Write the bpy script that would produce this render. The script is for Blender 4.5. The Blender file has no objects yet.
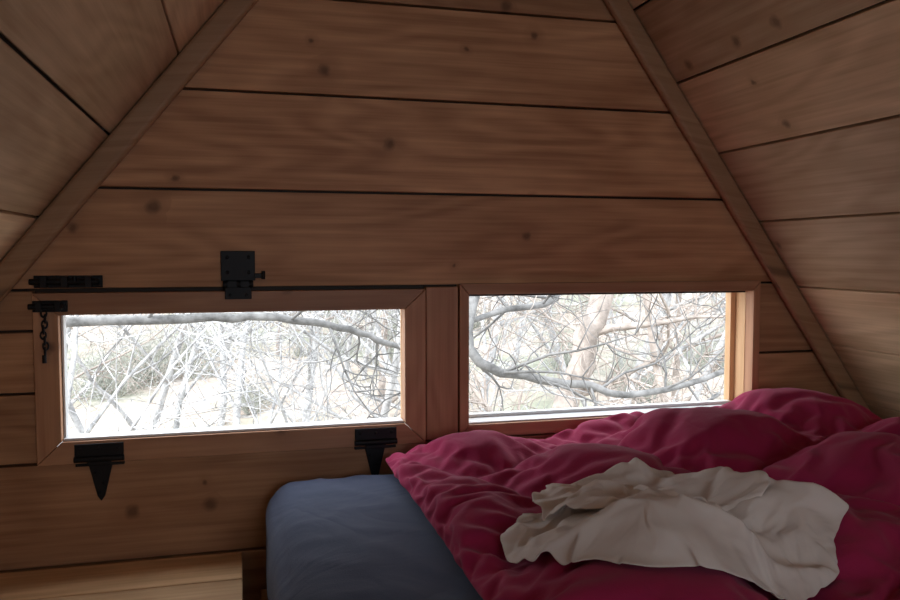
import bpy, bmesh, math, random, time
from mathutils import Vector, Matrix, noise
from mathutils.bvhtree import BVHTree
T0=time.time()
random.seed(7)
S=bpy.context.scene
try:
    S.view_settings.view_transform='Standard'
except Exception: pass

def link(o,parent=None):
    S.collection.objects.link(o)
    if parent: o.parent=parent
    return o
def empty(name):
    o=bpy.data.objects.new(name,None); link(o); return o

# ---------------------------------------------------------------- materials
class NT:
    def __init__(s,name):
        s.m=bpy.data.materials.new(name); s.m.use_nodes=True
        s.t=s.m.node_tree; s.b=s.t.nodes['Principled BSDF']
    def n(s,typ,**k):
        x=s.t.nodes.new(typ)
        for a,b in k.items(): setattr(x,a,b)
        return x
    def l(s,a,b): s.t.links.new(a,b)
    def math(s,op,a,b=None,c=None):
        x=s.n('ShaderNodeMath',operation=op)
        for i,v in enumerate((a,b,c)):
            if v is None: continue
            if isinstance(v,(int,float)): x.inputs[i].default_value=v
            else: s.l(v,x.inputs[i])
        return x.outputs[0]
    def comb(s,a,b,c):
        x=s.n('ShaderNodeCombineXYZ')
        for i,v in enumerate((a,b,c)):
            if isinstance(v,(int,float)): x.inputs[i].default_value=v
            else: s.l(v,x.inputs[i])
        return x.outputs[0]
    def noise(s,vec,scale=1,detail=3,rough=.5):
        x=s.n('ShaderNodeTexNoise'); x.inputs['Scale'].default_value=scale
        x.inputs['Detail'].default_value=detail; x.inputs['Roughness'].default_value=rough
        s.l(vec,x.inputs['Vector']); return x.outputs['Fac']
    def mix(s,f,a,b,mode='MIX'):
        x=s.n('ShaderNodeMix',data_type='RGBA',blend_type=mode)
        for i,v in ((0,f),(6,a),(7,b)):
            if isinstance(v,(int,float)): x.inputs[i].default_value=v
            elif isinstance(v,tuple): x.inputs[i].default_value=v+(1,)
            else: s.l(v,x.inputs[i])
        return x.outputs[2]
    def rng(s,v,a,b,c,d):
        x=s.n('ShaderNodeMapRange'); s.l(v,x.inputs[0])
        for i,k in enumerate((a,b,c,d)): x.inputs[i+1].default_value=k
        return x.outputs[0]
    def bump(s,h,strength,dist):
        x=s.n('ShaderNodeBump'); x.inputs['Strength'].default_value=strength
        x.inputs['Distance'].default_value=dist; s.l(h,x.inputs['Height']); s.l(x.outputs[0],s.b.inputs['Normal'])

def wood(name,light,dark,rough=.55):
    k=NT(name)
    uv=k.n('ShaderNodeUVMap'); sep=k.n('ShaderNodeSeparateXYZ'); k.l(uv.outputs[0],sep.inputs[0])
    u,v=sep.outputs[0],sep.outputs[1]
    r=k.n('ShaderNodeNewGeometry').outputs['Random Per Island']
    r50=k.math('MULTIPLY',r,53.7)
    uu=k.math('ADD',u,r50)
    streak=k.noise(k.comb(k.math('MULTIPLY',uu,2.5),k.math('MULTIPLY',v,85),r50),1,4,.6)
    low=k.noise(k.comb(k.math('MULTIPLY',uu,1.1),k.math('MULTIPLY',v,5.5),r50),1,2,.5)
    bands=k.math('SINE',k.math('MULTIPLY',low,70))
    blot=k.noise(k.comb(k.math('MULTIPLY',uu,3),k.math('MULTIPLY',v,7),r50),1,3,.6)
    vor=k.n('ShaderNodeTexVoronoi'); vor.inputs['Scale'].default_value=6.5; vor.voronoi_dimensions='2D'
    wob=k.noise(k.comb(k.math('MULTIPLY',uu,40),k.math('MULTIPLY',v,40),0.0),1,2)
    k.l(k.comb(k.math('ADD',uu,k.math('MULTIPLY',wob,.022)),v,0.0),vor.inputs['Vector'])
    cs=k.n('ShaderNodeSeparateColor'); k.l(vor.outputs['Color'],cs.inputs[0])
    sel=k.math('GREATER_THAN',cs.outputs[0],.76)
    d=k.math('DIVIDE',vor.outputs['Distance'],k.math('ADD',.35,k.math('MULTIPLY',cs.outputs[1],1.1)))
    knot=k.math('MULTIPLY',k.rng(d,.03,.095,1,0),sel)
    ring=k.math('MULTIPLY',k.rng(d,.06,.28,.55,0),sel)
    f=k.math('ADD',k.math('MULTIPLY',streak,.95),k.math('MULTIPLY',bands,.10))
    f=k.math('ADD',f,k.math('MULTIPLY',k.math('SUBTRACT',blot,.5),.8))
    f=k.rng(f,.2,.85,0,1)
    c=k.mix(f,dark,light)
    tone=k.rng(r,0,1,.74,1.18)
    tc=k.comb(tone,tone,tone)
    c=k.mix(1.0,c,tc,'MULTIPLY')
    kd=tuple(x*.25 for x in dark)
    c=k.mix(ring,c,dark); c=k.mix(k.math('MULTIPLY',knot,.65),c,kd)
    k.l(c,k.b.inputs['Base Color']); k.b.inputs['Roughness'].default_value=rough
    k.b.inputs['Specular IOR Level'].default_value=.3
    k.bump(k.math('ADD',streak,k.math('MULTIPLY',bands,.2)),.35,.002)
    return k.m
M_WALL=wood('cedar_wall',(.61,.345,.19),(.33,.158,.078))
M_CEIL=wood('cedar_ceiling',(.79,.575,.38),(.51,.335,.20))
M_FRAME=wood('cedar_frame',(.53,.30,.175),(.35,.17,.095),.45)
M_BATT=wood('cedar_batten',(.58,.355,.21),(.40,.225,.12),.5)
M_JAMB=wood('pine_jamb',(.70,.46,.27),(.52,.31,.16),.45)
M_BOX=wood('pine_box',(.76,.50,.28),(.52,.31,.16))
M_BACK=wood('sheathing_dark',(.05,.028,.018),(.03,.018,.012))
k=NT('black_iron'); k.b.inputs['Base Color'].default_value=(.010,.010,.012,1); k.b.inputs['Roughness'].default_value=.5; k.b.inputs['Metallic'].default_value=.6
tc=k.n('ShaderNodeTexCoord'); k.bump(k.noise(tc.outputs['Object'],180,3),.3,.001); M_IRON=k.m
k=NT('painted_lit_edge'); tc=k.n('ShaderNodeTexCoord'); k.l(k.mix(k.noise(tc.outputs['Object'],30,3),(.60,.62,.64),(.74,.75,.76)),k.b.inputs['Base Color']); k.b.inputs['Roughness'].default_value=.4; M_LIT_EDGE=k.m  # near-white colour stands in for daylight on the sill edges

def fabric(name,col,col2,weave,rough=.85,sheen=.3,crease=0,cs=.5,dist=.6):
    k=NT(name); tc=k.n('ShaderNodeTexCoord').outputs['Object']
    n1=k.noise(tc,4,3); 
    k.l(k.mix(k.rng(n1,.3,.7,0,1),col,col2),k.b.inputs['Base Color'])
    k.b.inputs['Roughness'].default_value=rough; k.b.inputs['Sheen Weight'].default_value=sheen
    k.b.inputs['Specular IOR Level'].default_value=.2
    h=k.noise(tc,weave,2)
    h=k.math('MULTIPLY',h,.12)
    if crease:
        w=k.n('ShaderNodeTexNoise'); w.inputs['Scale'].default_value=crease; w.inputs['Detail'].default_value=3; w.inputs['Distortion'].default_value=dist
        k.l(tc,w.inputs['Vector'])
        rid=k.math('ABSOLUTE',k.math('SUBTRACT',w.outputs['Fac'],.5))
        h=k.math('ADD',h,k.math('MULTIPLY',rid,2))
    k.bump(h,cs,.006)
    return k.m
M_RED=fabric('crimson_cotton',(.38,.024,.095),(.31,.018,.077),500,.95,.08,9,.5)
M_BLUE=fabric('slate_blue_cotton',(.062,.078,.134),(.050,.063,.111),450,.95,.08,5,.7,1.0)
M_SHEET=fabric('off_white_cotton',(.74,.68,.65),(.68,.62,.59),600,.95,.1,10,.15)

# ---------------------------------------------------------------- plank helper
class Wood:
    def __init__(s,name,mat,M=Matrix.Identity(4),bevel=.002,parent=None,seg=2):
        s.bm=bmesh.new(); s.uv=s.bm.loops.layers.uv.new('UVMap'); s.M=M; s.name=name; s.mat=mat; s.bev=bevel; s.par=parent; s.seg=seg
    def prism(s,poly,w0,w1,swap=False):
        n=len(poly)
        a=[s.bm.verts.new(s.M@Vector((p[0],p[1],w0))) for p in poly]
        b=[s.bm.verts.new(s.M@Vector((p[0],p[1],w1))) for p in poly]
        loc={}
        for i in range(n): loc[a[i]]=(poly[i][0],poly[i][1],w0); loc[b[i]]=(poly[i][0],poly[i][1],w1)
        fs=[s.bm.faces.new(a[::-1]),s.bm.faces.new(b)]
        for i in range(n):
            j=(i+1)%n; fs.append(s.bm.faces.new((a[i],a[j],b[j],b[i])))
        for fi,f in enumerate(fs):
            for lp in f.loops:
                x,y,z=loc[lp.vert]
                if swap: x,y=y,x
                lp[s.uv].uv=(x,y if fi<2 else y+z)
    def box(s,x0,x1,y0,y1,w0,w1,swap=False):
        s.prism([(x0,y0),(x1,y0),(x1,y1),(x0,y1)],w0,w1,swap)
    def done(s):
        bmesh.ops.recalc_face_normals(s.bm,faces=s.bm.faces)
        me=bpy.data.meshes.new(s.name); s.bm.to_mesh(me); s.bm.free()
        me.materials.append(s.mat); o=bpy.data.objects.new(s.name,me); link(o,s.par)
        if s.bev:
            m=o.modifiers.new('bev','BEVEL'); m.width=s.bev; m.segments=s.seg; m.limit_method='ANGLE'
        return o
def wallM(y): return Matrix(((1,0,0,0),(0,0,1,y),(0,1,0,0),(0,0,0,1)))
def XL(z): return -.242+(z-1.032)/1.24
def XR(z): return 1.212-(z-.877)/1.40
APZ=1.915; APX=.470
G=.0026
def row(W,z0,z1,w0,w1,xa=None,xb=None,ext=0):
    z0+=G; z1-=G
    l0=XL(z0)-ext if xa is None else xa; l1=XL(z1)-ext if xa is None else xa
    r0=XR(z0)+ext if xb is None else xb; r1=XR(z1)+ext if xb is None else xb
    if l1>r1: l1=r1=(l1+r1)/2
    W.prism([(l0,z0),(r0,z0),(r1,z1),(l1,z1)],w0,w1)

# ---------------------------------------------------------------- gable wall
wb=empty('wall_back')
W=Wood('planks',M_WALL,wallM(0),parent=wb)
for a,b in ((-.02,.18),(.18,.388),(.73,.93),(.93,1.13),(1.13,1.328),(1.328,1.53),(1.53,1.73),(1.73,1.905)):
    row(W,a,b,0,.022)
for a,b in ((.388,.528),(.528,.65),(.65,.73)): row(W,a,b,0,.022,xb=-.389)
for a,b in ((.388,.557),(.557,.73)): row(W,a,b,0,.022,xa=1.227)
W.done()
W=Wood('sheathing',M_BACK,wallM(0),bevel=0,parent=wb)
G0=G; G=0
row(W,-.05,.41,.023,.034,ext=.025); row(W,.705,1.912,.023,.034,ext=.025)
row(W,.41,.705,.023,.034,xb=-.36,ext=.025); row(W,.41,.705,.023,.034,xa=.37,xb=.47); row(W,.41,.705,.023,.034,xa=1.222,ext=.025)
G=G0; W.done()

# ---------------------------------------------------------------- windows
w1=empty('window_1')
def frame(par,x0,x1,z0,z1,ox0,ox1,oz0,oz1,ya,yb,mat):
    W=Wood('casing',mat,wallM(0),bevel=.0015,parent=par); e=.0008
    W.prism([(x0,z0),(x1,z0),(ox1,oz0),(ox0,oz0)],ya,yb)
    W.prism([(x0,z1),(ox0,oz1),(ox1,oz1),(x1,z1)],ya,yb)
    W.prism([(x0,z0+e),(ox0-e,oz0+e),(ox0-e,oz1-e),(x0,z1-e)],ya,yb,True)
    W.prism([(x1,z0+e),(x1,z1-e),(ox1+e,oz1-e),(ox1+e,oz0+e)],ya,yb,True)
    W.done()
frame(w1,-.387,.388,.388,.724,-.341,.341,.432,.681,-.014,.022,M_FRAME)
W=Wood('sash_stop',M_JAMB,wallM(0),bevel=.001,parent=w1)
W.box(-.347,.347,.420,.432,.022,.034); W.box(-.347,.347,.683,.695,.022,.034)
W.box(-.353,-.343,.432,.683,.022,.034,True); W.box(.341,.353,.432,.683,.022,.034,True)
W.done()
W=Wood('lit_edge_strip',M_LIT_EDGE,wallM(0),bevel=.001,parent=w1)
W.box(-.3405,.3405,.4325,.4375,-.006,.034); W.box(-.3405,-.3365,.438,.6805,.004,.030,True); W.done()  # added pale strips, skylight on sill and left edge put into their colour
w2=empty('window_2')
frame(w2,.466,1.226,.391,.735,.488,1.206,.420,.711,-.010,.022,M_FRAME)
W=Wood('jamb',M_JAMB,wallM(0),bevel=.001,parent=w2)
W.box(.47,1.22,.405,.419,.022,.085); W.box(.47,1.22,.711,.728,.022,.085)
W.box(.472,.488,.4195,.7105,.022,.085,True); W.box(1.206,1.222,.4195,.7105,.022,.085,True)
W.box(1.192,1.2055,.424,.7105,.062,.085,True)
W.done()
W=Wood('lit_edge_strip',M_LIT_EDGE,wallM(0),bevel=.001,parent=w2)
W.box(.4885,1.19,.4205,.4235,.0,.085); W.box(.4885,1.19,.4238,.431,.05,.07); W.done()  # sky-lit sill top painted in as added pale strips
W=Wood('trim_1',M_FRAME,wallM(0)); W.box(.391,.463,.391,.728,-.006,.022,True); W.done()

# ---------------------------------------------------------------- sloped ceilings
YF,YB=-2.7,0.0
def slopeM(side):
    if side>0: up=Vector((-1,0,1.40)).normalized(); org=Vector((XR(0),0,0)); out=Vector((up.z,0,-up.x))
    else: up=Vector((1,0,1.24)).normalized(); org=Vector((XL(0),0,0)); out=Vector((-up.z,0,up.x))
    M=Matrix.Identity(4)
    for i in range(3):
        M[i][0]=(0,1,0)[i]; M[i][1]=up[i]; M[i][2]=out[i]; M[i][3]=org[i]
    return M,up
for side,nm,zs in ((-1,'ceiling_left',(-.02,.215,.38,.542,.706,.869,1.032,1.195,1.36,1.525,1.69,1.91)),
                (1,'ceiling_right',(-.02,.10,.26,.418,.571,.718,.877,1.036,1.194,1.352,1.51,1.67,1.91))):
    M,up=slopeM(side); par=empty(nm)
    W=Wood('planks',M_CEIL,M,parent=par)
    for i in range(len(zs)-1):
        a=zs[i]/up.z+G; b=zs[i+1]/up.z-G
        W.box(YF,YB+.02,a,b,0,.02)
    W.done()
    W=Wood('sheathing',M_BACK,M,bevel=0,parent=par)
    W.box(YF-.05,YB+.04,zs[0]/up.z,zs[-1]/up.z+.03,.021,.035); W.done()
    W=Wood('trim_2' if side<0 else 'trim_3',M_BATT,M,bevel=.010,seg=4)
    W.box(-.024,-.001,.05,APZ/up.z-.06,-.048,-.001); W.done()

# ---------------------------------------------------------------- floor, rear wall
W=Wood('floor',M_BOX,Matrix.Identity(4))
x=XL(0)
while x<XR(0)-.01:
    x2=min(x+.14,XR(0)); W.box(x+G,x2-G,YF,YB,-.03,0,True); x=x2
W.done()
wr=empty('wall_rear')
W=Wood('planks',M_WALL,wallM(-2.7),parent=wr)
zz=[-.02,.18,.38,.58,.78,.98,1.18,1.38,1.58,1.75,1.905]
for a,b in zip(zz[:-1],zz[1:]):
    if .58<=a<1.1: row(W,a,b,-.03,0,xb=.1); row(W,a,b,-.03,0,xa=.8)
    else: row(W,a,b,-.03,0)
W.done()

# ---------------------------------------------------------------- storage box bottom-left
W=Wood('storage_box',M_BOX,Matrix.Identity(4),bevel=.003)
for i in range(5):
    W.box(-.86,-.004,-.004-.146*(i+1)+.002,-.004-.146*i-.001,.158,.18)
W.box(-.86,-.006,-.73,-.005,.0,.02)
W.box(-.84,-.012,-.725,-.708,.02,.157); W.box(-.84,-.012,-.03,-.012,.02,.157)
W.box(-.03,-.012,-.707,-.031,.02,.157); W.box(-.84,-.822,-.707,-.031,.02,.157)
W.done()

# ---------------------------------------------------------------- bed platform + mattress
W=Wood('bed_platform',M_BOX,Matrix.Identity(4),bevel=.003)
for i in range(7):
    W.box(.03,1.36,-1.52+i*.214,-1.52+(i+1)*.214-.006,.085,.105)
W.box(.04,.075,-1.5,-.03,0,.084,True); W.box(1.30,1.335,-1.5,-.03,0,.084,True); W.box(.65,.685,-1.5,-.03,0,.084,True)
W.done()

def rounded_slab(name,x0,x1,y0,y1,z0,z1,r,mat,fn,res=.02,zres=.015):
    nx=max(8,int((x1-x0)/res)); ny=max(8,int((y1-y0)/res)); nz=max(5,int((z1-z0)/zres))
    bm=bmesh.new(); V={}
    def vert(i,j,l):
        key=(i,j,l)
        if key in V: return V[key]
        x=x0+(x1-x0)*i/nx; y=y0+(y1-y0)*j/ny; z=z0+(z1-z0)*l/nz
        c=Vector((min(max(x,x0+r),x1-r),min(max(y,y0+r),y1-r),min(max(z,z0+r),z1-r)))
        d=Vector((x,y,z))-c
        m=max(abs(d.x),abs(d.y),abs(d.z))
        if m>1e-6 and d.length>1e-6: d=d.normalized()*m
        p=c+d; p=p+fn(p,x,y,z); V[key]=bm.verts.new(p); return V[key]
    for i in range(nx):
        for j in range(ny):
            for l in (0,nz): bm.faces.new((vert(i,j,l),vert(i+1,j,l),vert(i+1,j+1,l),vert(i,j+1,l)))
    for i in range(nx):
        for l in range(nz):
            for j in (0,ny): bm.faces.new((vert(i,j,l),vert(i+1,j,l),vert(i+1,j,l+1),vert(i,j,l+1)))
    for j in range(ny):
        for l in range(nz):
            for i in (0,nx): bm.faces.new((vert(i,j,l),vert(i,j+1,l),vert(i,j+1,l+1),vert(i,j,l+1)))
    bmesh.ops.recalc_face_normals(bm,faces=bm.faces)
    me=bpy.data.meshes.new(name); bm.to_mesh(me); bm.free(); me.materials.append(mat)
    for p in me.polygons: p.use_smooth=True
    o=bpy.data.objects.new(name,me); link(o); return o
def f_mat(p,x,y,z):
    t=max(0,min(1,(z-.11)/.24))
    a=noise.noise(Vector((x*3,y*3,1)))*.004+noise.noise(Vector((x*14,y*5,z*9)))*.002
    rg=max(0,1-abs(noise.noise(Vector((x*10+y*6,y*5-x*3,6))))*5)*.0035*(1 if x<.27 else 0)
    e=min(x-.042,-.012-y); sag=-.016*math.exp(-max(0,e)/.06)
    return Vector((noise.noise(Vector((y*6,z*10,3)))*.008,0,(a+rg+sag)*t))
rounded_slab('mattress',.042,1.34,-1.5,-.012,.108,.346,.065,M_BLUE,f_mat,res=.0125)

# ---------------------------------------------------------------- comforter (inflated quilt, cloth-simulated)
def ss(a,b,x):
    t=max(0,min(1,(x-a)/(b-a))); return t*t*(3-2*t)
def qa(x,y):
    wx=x+.03*noise.noise(Vector((x*3,y*3,5))); wy=y+.03*noise.noise(Vector((x*3,y*3,9)))
    return (wx*.93+wy*.36)/.30+.15,(wy*.93-wx*.36)/.36+.2
def topz(x,y):
    a,b=qa(x,y)
    h=.017*(abs(math.sin(math.pi*a))**.5)*(abs(math.sin(math.pi*b))**.5)
    return .388+.057*ss(.50,1.15,x)+h+.009*noise.noise(Vector((x*4,y*4,2)))
def f_com(p,x,y,z):
    t=max(0,min(1,(p.z-.362)/.05))
    w=.010*noise.noise(Vector((y*7,1,1)))*(1 if x<.6 else 0)
    wy=.008*noise.noise(Vector((x*7,4,1)))*(1 if y>-.5 else 0)
    return Vector((w,wy+.006*noise.noise(Vector((x*20,y*20,3)))*t,(topz(p.x,p.y)-.42)*t+.003*noise.noise(Vector((x*25,y*25,3)))*t))
com=rounded_slab('comforter',.284,1.30,-1.42,-.055,.358,.42,.031,M_RED,f_com,res=.011,zres=.0125)
def bake(o,frames,grav,setup):
    c=o.modifiers.new('cloth','CLOTH'); setup(c)
    g0=tuple(S.gravity); S.gravity=grav
    S.frame_start=1; S.frame_end=frames+2; c.point_cache.frame_start=1; c.point_cache.frame_end=frames+2
    for f in range(1,frames+1): S.frame_set(f)
    dg=bpy.context.evaluated_depsgraph_get()
    me=bpy.data.meshes.new_from_object(o.evaluated_get(dg))
    S.gravity=g0
    return me
def sim_comforter():
    vg=com.vertex_groups.new(name='pin')
    for v in com.data.vertices:
        x,y,z=v.co
        a,b=qa(x,y); da=abs(a-round(a))*.30; db=abs(b-round(b))*.36
        wgt=0
        if z<.373: wgt=1
        elif da<.007 or db<.007: wgt=1
        if wgt: vg.add([v.index],wgt,'REPLACE')
    def setup(c):
        s=c.settings; s.quality=5; s.mass=.3; s.tension_stiffness=20; s.compression_stiffness=20; s.shear_stiffness=8; s.bending_stiffness=.15; s.air_damping=2
        s.vertex_group_mass='pin'; s.shrink_min=-.14; s.shrink_max=-.14; c.collision_settings.use_collision=False
    me=bake(com,15,(0,0,.7),setup)
    com.modifiers.clear(); me.materials.clear(); me.materials.append(M_RED); com.data=me
    for p in me.polygons: p.use_smooth=True
sim_comforter(); print('T comforter',time.time()-T0)

# ---------------------------------------------------------------- crumpled sheet lying on the quilt
def make_sheet():
    bvh=BVHTree.FromPolygons([v.co.copy() for v in com.data.vertices],[tuple(p.vertices) for p in com.data.polygons])
    def surf(x,y):
        h=bvh.ray_cast(Vector((x,y,1)),Vector((0,0,-1)))
        return h[0].z if h[0] else .40
    def sup(x,y,e=.020):
        return max(surf(x+dx,y+dy) for dx,dy in ((0,0),(e,0),(-e,0),(0,e),(0,-e)))
    OUT=[(-172,.205),(-125,.210),(-98,.195),(-74,.190),(-40,.200),(-14,.225),(5,.185),(35,.180),(70,.215),(95,.205),(119,.195),(158,.228),(188,.205)]
    def R(deg):
        while deg<-172: deg+=360
        while deg>=188: deg-=360
        for (a,ra),(b,rb) in zip(OUT[:-1],OUT[1:]):
            if a<=deg<=b:
                t=(deg-a)/(b-a); t=t*t*(3-2*t); return ra+(rb-ra)*t
        return .2
    ca,sa=math.cos(math.radians(-24)),math.sin(math.radians(-24))
    def rid(x,y,z,sharp):
        n=noise.noise(Vector((x,y,z))); return max(0,1-abs(n)*sharp)
    def folds(x,y,sd):
        p=x*ca+y*sa; q=-x*sa+y*ca
        wp=p+.04*noise.noise(Vector((p*6,q*6,20+sd))); wq=q+.04*noise.noise(Vector((p*6,q*6,40+sd)))
        h=.026*rid(wp*3.8,wq*11,sd,2.6)**1.4
        h+=.013*rid(wp*8+wq*4,wq*6.5,sd+9,3.0)**1.5
        h+=.003*rid(wp*18,wq*16+wp*6,sd+15,3.0)**1.5
        h+=.014*noise.noise(Vector((p*5,q*5,sd+30)))
        return h
    bm=bmesh.new()
    def disc(N,cx,cy,scale,rot,base,plate,sd,amp):
        g=[]
        for i in range(N+1):
            r=[]
            for j in range(N+1):
                u=2*i/N-1; v=2*j/N-1
                s_=max(abs(u),abs(v)); th=math.atan2(v,u)
                rr=s_*R(math.degrees(th)+rot)*scale*(1+.05*noise.noise(Vector((math.cos(th)*3,math.sin(th)*3,sd))))
                x=cx+rr*math.cos(th); y=cy+rr*math.sin(th)
                env=1-max(0,s_)**4
                f=folds(x,y,sd)
                e=.005; gx=(folds(x+e,y,sd)-f)/e
                h=base+plate*env+f*(.5+.5*env)*amp
                X=x+.006*max(-1.2,min(1.2,gx))*amp; Y=y-.007*amp*max(0,min(1.5,f/.02))
                r.append(bm.verts.new((X,Y,sup(X,Y)+h)))
            g.append(r)
        for i in range(N):
            for j in range(N): bm.faces.new((g[i][j],g[i+1][j],g[i+1][j+1],g[i][j+1]))
    disc(110,.550,-.755,1.0,0,.004,.030,0,1.0)
    disc(76,.540,-.705,.70,20,.044,.010,6.3,.9)
    me=bpy.data.meshes.new('sheet_sim'); bm.to_mesh(me); bm.free()
    o=bpy.data.objects.new('sheet_sim',me); link(o)
    com.modifiers.new('col','COLLISION'); com.collision.thickness_outer=.004; com.collision.cloth_friction=60
    def setup(c):
        s=c.settings; s.quality=5; s.mass=.15; s.tension_stiffness=15; s.compression_stiffness=10; s.shear_stiffness=5; s.bending_stiffness=.5; s.air_damping=6
        cs=c.collision_settings; cs.distance_min=.003; cs.use_self_collision=True; cs.self_distance_min=.002; cs.collision_quality=2; cs.self_friction=30
    me2=bake(o,5,(0,0,-9.8),setup)
    bpy.data.objects.remove(o); com.modifiers.remove(com.modifiers['col'])
    S.frame_set(1)
    for v in me2.vertices:
        s_=surf(v.co.x,v.co.y)+.004
        if v.co.z<s_: v.co.z=s_+min(.02,(s_-v.co.z)*.5)
    me2.update()
    me2.materials.clear(); me2.materials.append(M_SHEET)
    for p in me2.polygons: p.use_smooth=True
    q=bpy.data.objects.new('bed_sheet',me2); link(q)
    m=q.modifiers.new('sm','SMOOTH'); m.factor=.5; m.iterations=4
    m=q.modifiers.new('s','SOLIDIFY'); m.thickness=.002
    m=q.modifiers.new('ss','SUBSURF'); m.levels=1; m.render_levels=1
make_sheet(); print('T sheet',time.time()-T0)
m=com.modifiers.new('ss','SUBSURF'); m.levels=1; m.render_levels=1

# ---------------------------------------------------------------- iron hardware
def iron(name,parts):
    bm=bmesh.new()
    for p in parts: p(bm)
    bmesh.ops.recalc_face_normals(bm,faces=bm.faces)
    me=bpy.data.meshes.new(name); bm.to_mesh(me); bm.free(); me.materials.append(M_IRON)
    o=bpy.data.objects.new(name,me); link(o)
    m=o.modifiers.new('b','BEVEL'); m.width=.0012; m.segments=2; m.limit_method='ANGLE'; m.angle_limit=math.radians(50)
    return o
def ibox(x0,x1,z0,z1,y0,y1):
    return lambda bm: bmesh.ops.create_cube(bm,size=1,matrix=Matrix.Translation(((x0+x1)/2,(y0+y1)/2,(z0+z1)/2))@Matrix.Diagonal((x1-x0,y1-y0,z1-z0,1)))
def ipoly(pts,y0,y1):
    def f(bm):
        a=[bm.verts.new((x,y0,z)) for x,z in pts]; b=[bm.verts.new((x,y1,z)) for x,z in pts]
        bm.faces.new(a); bm.faces.new(b[::-1])
        for i in range(len(pts)):
            j=(i+1)%len(pts); bm.faces.new((a[i],b[i],b[j],a[j]))
    return f
def icyl(x0,z0,x1,z1,y,r):
    def f(bm):
        a=Vector((x0,y,z0)); b=Vector((x1,y,z1)); d=b-a
        bmesh.ops.create_cone(bm,cap_ends=True,segments=18,radius1=r,radius2=r,depth=d.length,matrix=Matrix.Translation((a+b)/2)@d.to_track_quat('Z','Y').to_matrix().to_4x4())
    return f
def screw(x,z,y,r=.0038):
    def f(bm): bmesh.ops.create_uvsphere(bm,u_segments=12,v_segments=8,radius=r,matrix=Matrix.Translation((x,y,z))@Matrix.Diagonal((1,.5,1,1)))
    return f
def torus(c,R,r,M):
    def f(bm):
        n,m=16,8; vs=[]
        for i in range(n):
            a=2*math.pi*i/n
            for j in range(m):
                b=2*math.pi*j/m
                p=Vector(((R+r*math.cos(b))*math.cos(a),r*math.sin(b),(R+r*math.cos(b))*math.sin(a)*1.5))
                vs.append(bm.verts.new(Vector(c)+M@p))
        for i in range(n):
            for j in range(m):
                bm.faces.new((vs[i*m+j],vs[((i+1)%n)*m+j],vs[((i+1)%n)*m+(j+1)%m],vs[i*m+(j+1)%m]))
    return f
YW=-.0005; YFm=-.0145
iron('barrel_bolt',[ibox(-.386,-.262,.734,.758,-.004,YW),icyl(-.392,.746,-.268,.746,-.011,.006),ibox(-.372,-.360,.735,.757,-.019,-.003),
    ibox(-.335,-.323,.735,.757,-.019,-.003),ibox(-.292,-.280,.735,.757,-.019,-.003),icyl(-.31,.746,-.31,.757,-.018,.004),
    screw(-.380,.739,-.005),screw(-.268,.739,-.005),screw(-.347,.754,-.005)])
ch=[ibox(-.386,-.324,.688,.710,-.019,YFm),icyl(-.392,.699,-.33,.699,-.025,.0055),ibox(-.378,-.368,.689,.709,-.032,-.018),ibox(-.345,-.335,.689,.709,-.032,-.018),screw(-.328,.699,-.020)]
zc=.686
for i in range(8):
    ch.append(torus((-.365+.002*math.sin(i*1.3),-.024,zc),.0048,.0018,Matrix.Rotation(math.radians(90*(i%2)+20),3,'Z'))); zc-=.0105
ch.append(icyl(-.366,zc+.004,-.366,zc-.012,-.024,.004))
iron('chain_latch',ch)
iron('hasp_latch',[ibox(-.038,.030,.745,.806,-.005,YW),icyl(-.034,.738,.026,.738,-.008,.0075),ibox(-.030,.022,.708,.732,-.020,YFm),ibox(.028,.050,.750,.760,-.010,-.003),
    icyl(.046,.748,.046,.765,-.010,.004),ibox(-.026,-.006,.728,.745,-.016,-.004),ibox(.0,.018,.728,.745,-.016,-.004),screw(-.025,.793,-.006),screw(.017,.793,-.006),screw(-.025,.762,-.006),screw(.017,.762,-.006),screw(-.02,.716,-.021),screw(.012,.716,-.021)])
for cx,k_ in ((-.274,0),(.277,1)):
    P=[ibox(cx-.045,cx+.045,.402,.427,-.0185,YFm),icyl(cx-.046,.397,cx+.046,.397,-.019,.0062),
       ipoly([(cx-.024,.390),(cx+.024,.390),(cx+.020,.373),(cx+.007,.318),(cx,.308),(cx-.007,.318),(cx-.020,.373)],-.005,YW),
       ibox(cx-.045,cx+.045,.381,.387,-.012,-.0005),ibox(cx-.022,cx+.022,.383,.397,-.018,-.015),
       screw(cx-.034,.417,-.0195),screw(cx+.034,.417,-.0195),screw(cx,.417,-.0195),screw(cx-.01,.366,-.006),screw(cx+.006,.345,-.006),screw(cx,.325,-.006)]
    iron('t_hinge',P)

# ---------------------------------------------------------------- outdoors
def gz(x,y):
    return -3.0+max(0,y-5)*.14+.25*noise.noise(Vector((x*.25,y*.25,0)))+(.35*noise.noise(Vector((x*.09,y*.09,4)))*max(0,min(4,y-5)))
bm=bmesh.new(); g=[]
NX,NY=90,90
for i in range(NX+1):
    r=[]
    for j in range(NY+1):
        y=-14+ (j/NY)**1.0*84; x=(i/NX-.5)*90+y*.3
        r.append(bm.verts.new((x,y,gz(x,y))))
    g.append(r)
for i in range(NX):
    for j in range(NY): bm.faces.new((g[i][j],g[i+1][j],g[i+1][j+1],g[i][j+1]))
me=bpy.data.meshes.new('hillside_ground'); bm.to_mesh(me); bm.free()
for p in me.polygons: p.use_smooth=True
k=NT('leaf_litter'); tc=k.n('ShaderNodeTexCoord').outputs['Object']
a=k.noise(tc,.35,4,.6); b=k.noise(tc,3.5,6,.75); c3=k.noise(tc,1.2,4,.6)
c=k.mix(k.rng(a,.42,.6,0,1),(.42,.345,.30),(.28,.29,.23))
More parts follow.
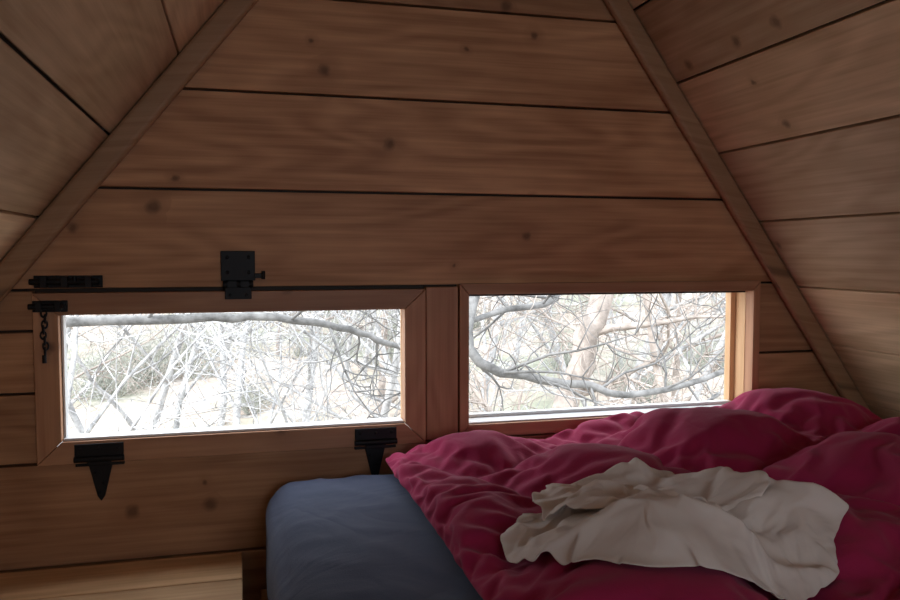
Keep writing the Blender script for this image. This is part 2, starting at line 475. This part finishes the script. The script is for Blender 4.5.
c=k.mix(k.rng(c3,.45,.65,0,.6),c,(.46,.445,.425)); c=k.mix(k.rng(b,.46,.70,0,.7),c,(.14,.135,.12))
k.l(c,k.b.inputs['Base Color']); k.b.inputs['Roughness'].default_value=1; k.b.inputs['Specular IOR Level'].default_value=0
me.materials.append(k.m); link(bpy.data.objects.new('hillside_ground',me))

def bark(name,c1,c2):
    k=NT(name); tc=k.n('ShaderNodeTexCoord').outputs['Object']
    k.l(k.mix(k.rng(k.noise(tc,9,5,.7),.35,.65,0,1),c1,c2),k.b.inputs['Base Color']); k.b.inputs['Roughness'].default_value=.9
    return k.m
M_BARK=bark('grey_bark',(.19,.188,.19),(.52,.52,.525)); M_DARK=bark('dark_bark',(.055,.054,.053),(.19,.188,.187)); M_TAN=bark('tan_bark',(.20,.17,.15),(.42,.365,.33))
M_SHRUB=bark('shrub_twigs',(.21,.22,.185),(.46,.47,.43))

def tube(vs,fs,pts,rad,n=5):
    base=len(vs); m=len(pts)
    for i,p in enumerate(pts):
        t=(pts[min(i+1,m-1)]-pts[max(i-1,0)])
        if t.length<1e-6: t=Vector((0,0,1))
        t.normalize(); a=t.cross(Vector((.3,.9,.2))).normalized(); b=t.cross(a)
        for q in range(n):
            an=2*math.pi*q/n; vs.append(p+(a*math.cos(an)+b*math.sin(an))*rad[i])
    for i in range(m-1):
        for q in range(n):
            fs.append((base+i*n+q,base+i*n+(q+1)%n,base+(i+1)*n+(q+1)%n,base+(i+1)*n+q))
def rv(rng): return Vector((rng.uniform(-1,1),rng.uniform(-1,1),rng.uniform(-1,1)))
def grow(vs,fs,rng,p,d,L,r,lev,maxlev,up=.08):
    n=7 if lev==0 else 5
    pts=[p.copy()]; rad=[r]; kids=[]
    for i in range(n):
        d=(d+rv(rng)*(.16+.08*lev)+Vector((0,0,up))).normalized()
        p=p+d*(L/n); pts.append(p.copy()); rad.append(r*(1-.72*(i+1)/n))
        if lev<maxlev and i>=(1 if lev==0 else 0):
            for _ in range(2 if rng.random()<(.5 if lev<2 else .15) else 1): kids.append((p.copy(),d.copy(),rad[-1]))
    tube(vs,fs,pts,rad,6 if lev==0 else (4 if lev<2 else 3))
    for q,dd,rr in kids:
        s=rv(rng); s=(s-dd*s.dot(dd)).normalized()
        nd=(dd*.55+s*rng.uniform(.6,1.1)).normalized()
        grow(vs,fs,rng,q,nd,L*rng.uniform(.42,.62),max(.0045,rr*.6),lev+1,maxlev,up)
def mesh_of(name,vs,fs,mat):
    me=bpy.data.meshes.new(name); me.from_pydata([tuple(v) for v in vs],[],fs); me.update()
    for p in me.polygons: p.use_smooth=True
    me.materials.append(mat); return me
trees=[]
for sd in range(4):
    rng=random.Random(sd+11); vs=[];fs=[]
    grow(vs,fs,rng,Vector((0,0,-.3)),Vector((rng.uniform(-.25,.25),rng.uniform(-.25,.25),1)),4.8,.055,0,3)
    trees.append(mesh_of('bare_tree_mesh',vs,fs,M_BARK if sd!=1 else M_TAN))
grove=empty('bare_tree_grove')
rng=random.Random(5)
def put(me,x,y,s,rot,name='tree'):
    o=bpy.data.objects.new(name,me); o.location=(x,y,gz(x,y)); o.scale=(s,s,s); o.rotation_euler=(0,0,rot); link(o,grove)
for x,y,s in ((-1.6,3.6,.85),(.9,4.6,.95),(3.3,3.4,.95),(4.2,4.4,1.1),(-.2,6.5,1.0),(3.6,6.6,1.2),(1.6,8,1.1),(-2.4,7.5,1.0),(5.2,7.2,1.1),(4.9,9.4,1.1),(-1,10,1.1),(2.2,5.2,.95),(3.9,5.6,1),(2.9,7.8,1.2)):
    put(trees[rng.randrange(4)],x,y,s,rng.uniform(0,6.28))
for i in range(80):
    y=rng.uniform(10,34); x=rng.uniform(-.45,1.0)*(y+3)+rng.uniform(-1,1)
    put(trees[rng.randrange(4)],x,y,rng.uniform(.8,1.4),rng.uniform(0,6.28))
vs=[];fs=[]; r2=random.Random(3)
for i in range(40):
    d=Vector((r2.uniform(-1,1),r2.uniform(-1,1),r2.uniform(.5,1.6))).normalized()
    grow(vs,fs,r2,Vector((r2.uniform(-.2,.2),r2.uniform(-.2,.2),-.05)),d,r2.uniform(.5,1.1),.008,1,2)
shrub=mesh_of('shrub_mesh',vs,fs,M_SHRUB)
for i in range(110):
    y=rng.uniform(4,30); x=rng.uniform(-.4,.95)*(y+2)
    o=bpy.data.objects.new('shrub',shrub); s=rng.uniform(.5,1.3); o.location=(x,y,gz(x,y)); o.scale=(s,s,s); o.rotation_euler=(0,0,rng.uniform(0,6.28)); link(o,grove)
for x,y,s in ((-.7,5.2,.95),(-1.3,8.2,1.1),(.6,9.0,1.2),(-2.2,9.6,1.2),(-.4,12,1.2)):
    put(trees[rng.randrange(4)],x,y,s,rng.uniform(0,6.28))

def limb(vs,fs,rng,pts,r0,r1,twigs,tl,ml=3):
    P=[Vector(p) for p in pts]; out=[]
    for i in range(len(P)-1):
        a=P[max(i-1,0)];b=P[i];c=P[i+1];d=P[min(i+2,len(P)-1)]
        for t in (0,.25,.5,.75):
            out.append(.5*((2*b)+(c-a)*t+(2*a-5*b+4*c-d)*t*t+(3*b-a-3*c+d)*t**3))
    out.append(P[-1]); n=len(out)
    rad=[r0+(r1-r0)*i/(n-1) for i in range(n)]
    out=[p+rv(rng)*rad[i]*.5 for i,p in enumerate(out)]
    tube(vs,fs,out,rad,8)
    for i in range(twigs):
        j=rng.randrange(1,n-1); d=(out[j+1]-out[j-1]).normalized(); s=rv(rng); s=(s-d*s.dot(d)).normalized()
        grow(vs,fs,rng,out[j],(d*.5+s).normalized(),tl*rng.uniform(.5,1.1),rad[j]*.4,1,ml,.03)
vs=[];fs=[]; rng=random.Random(21)
limb(vs,fs,rng,[(-2.2,2.9,.1),(-1.3,2.2,.42),(-.72,2,.50),(-.11,2,.515),(.11,2,.51),(.33,2,.484),(.54,2.05,.43),(.74,2.1,.345),(1.1,2.2,.2)],.026,.013,7,.6,2)
limb(vs,fs,rng,[(-2.2,2.9,.1),(-2.3,3.0,-1.2),(-2.1,3.1,-3.2)],.05,.09,0,.5)
limb(vs,fs,rng,[(1.3,2.5,.75),(1.12,2.2,.307),(1.51,2.2,.146),(1.8,2.2,.10),(2.02,2.2,.043),(2.57,2.3,.089),(3.1,2.4,.3)],.030,.014,12,.85,2)
limb(vs,fs,rng,[(1.9,3.2,.9),(1.75,2.6,.55),(1.3,2.4,.48),(.9,2.4,.33)],.026,.012,9,.8,2)
link(bpy.data.objects.new('overhanging_branch',mesh_of('overhanging_branch',vs,fs,M_DARK)),grove)
vs=[];fs=[]; rng=random.Random(8)
limb(vs,fs,rng,[(1.38,3,-3.3),(1.75,3,-1.4),(2.05,3,-.1),(2.21,3,.565),(2.5,3.1,1.6),(2.6,3.2,2.6)],.10,.055,14,1.2)
link(bpy.data.objects.new('leaning_tree',mesh_of('leaning_tree',vs,fs,M_TAN)),grove)
print('T trees',time.time()-T0)

# ---------------------------------------------------------------- light
w=bpy.data.worlds.new('overcast'); S.world=w; w.use_nodes=True
bg=w.node_tree.nodes['Background']; bg.inputs[0].default_value=(.88,.94,1.0,1); bg.inputs[1].default_value=4.8
sd=bpy.data.lights.new('sun','SUN'); sd.energy=5.0; sd.angle=.05; sd.color=(1,.98,.95)
so=bpy.data.objects.new('sun',sd); so.rotation_euler=Vector((.75,.35,-.75)).to_track_quat('-Z','Y').to_euler(); so.location=(-10,-5,12); link(so)
def portal(name,x0,x1,z0,z1,y,into):
    l=bpy.data.lights.new(name,'AREA'); l.shape='RECTANGLE'; l.size=x1-x0; l.size_y=z1-z0; l.cycles.is_portal=True
    o=bpy.data.objects.new(name,l); o.location=((x0+x1)/2,y,(z0+z1)/2); o.rotation_euler=Vector((0,into,0)).to_track_quat('-Z','Z').to_euler(); link(o)
portal('daylight_portal',-.341,.341,.436,.681,.06,-1)
portal('daylight_portal',.488,1.206,.424,.711,.10,-1)
portal('daylight_portal',.1,.8,.58,1.18,-2.76,1)

cd=bpy.data.cameras.new('camera'); cd.sensor_width=36; cd.lens=32; cd.clip_start=.02
co=bpy.data.objects.new('camera',cd); link(co); co.location=(0,-1.7,.8)
yaw=math.radians(14.7); pit=math.radians(3.3)
co.rotation_euler=(math.radians(90)-pit,0,-yaw)
S.camera=co
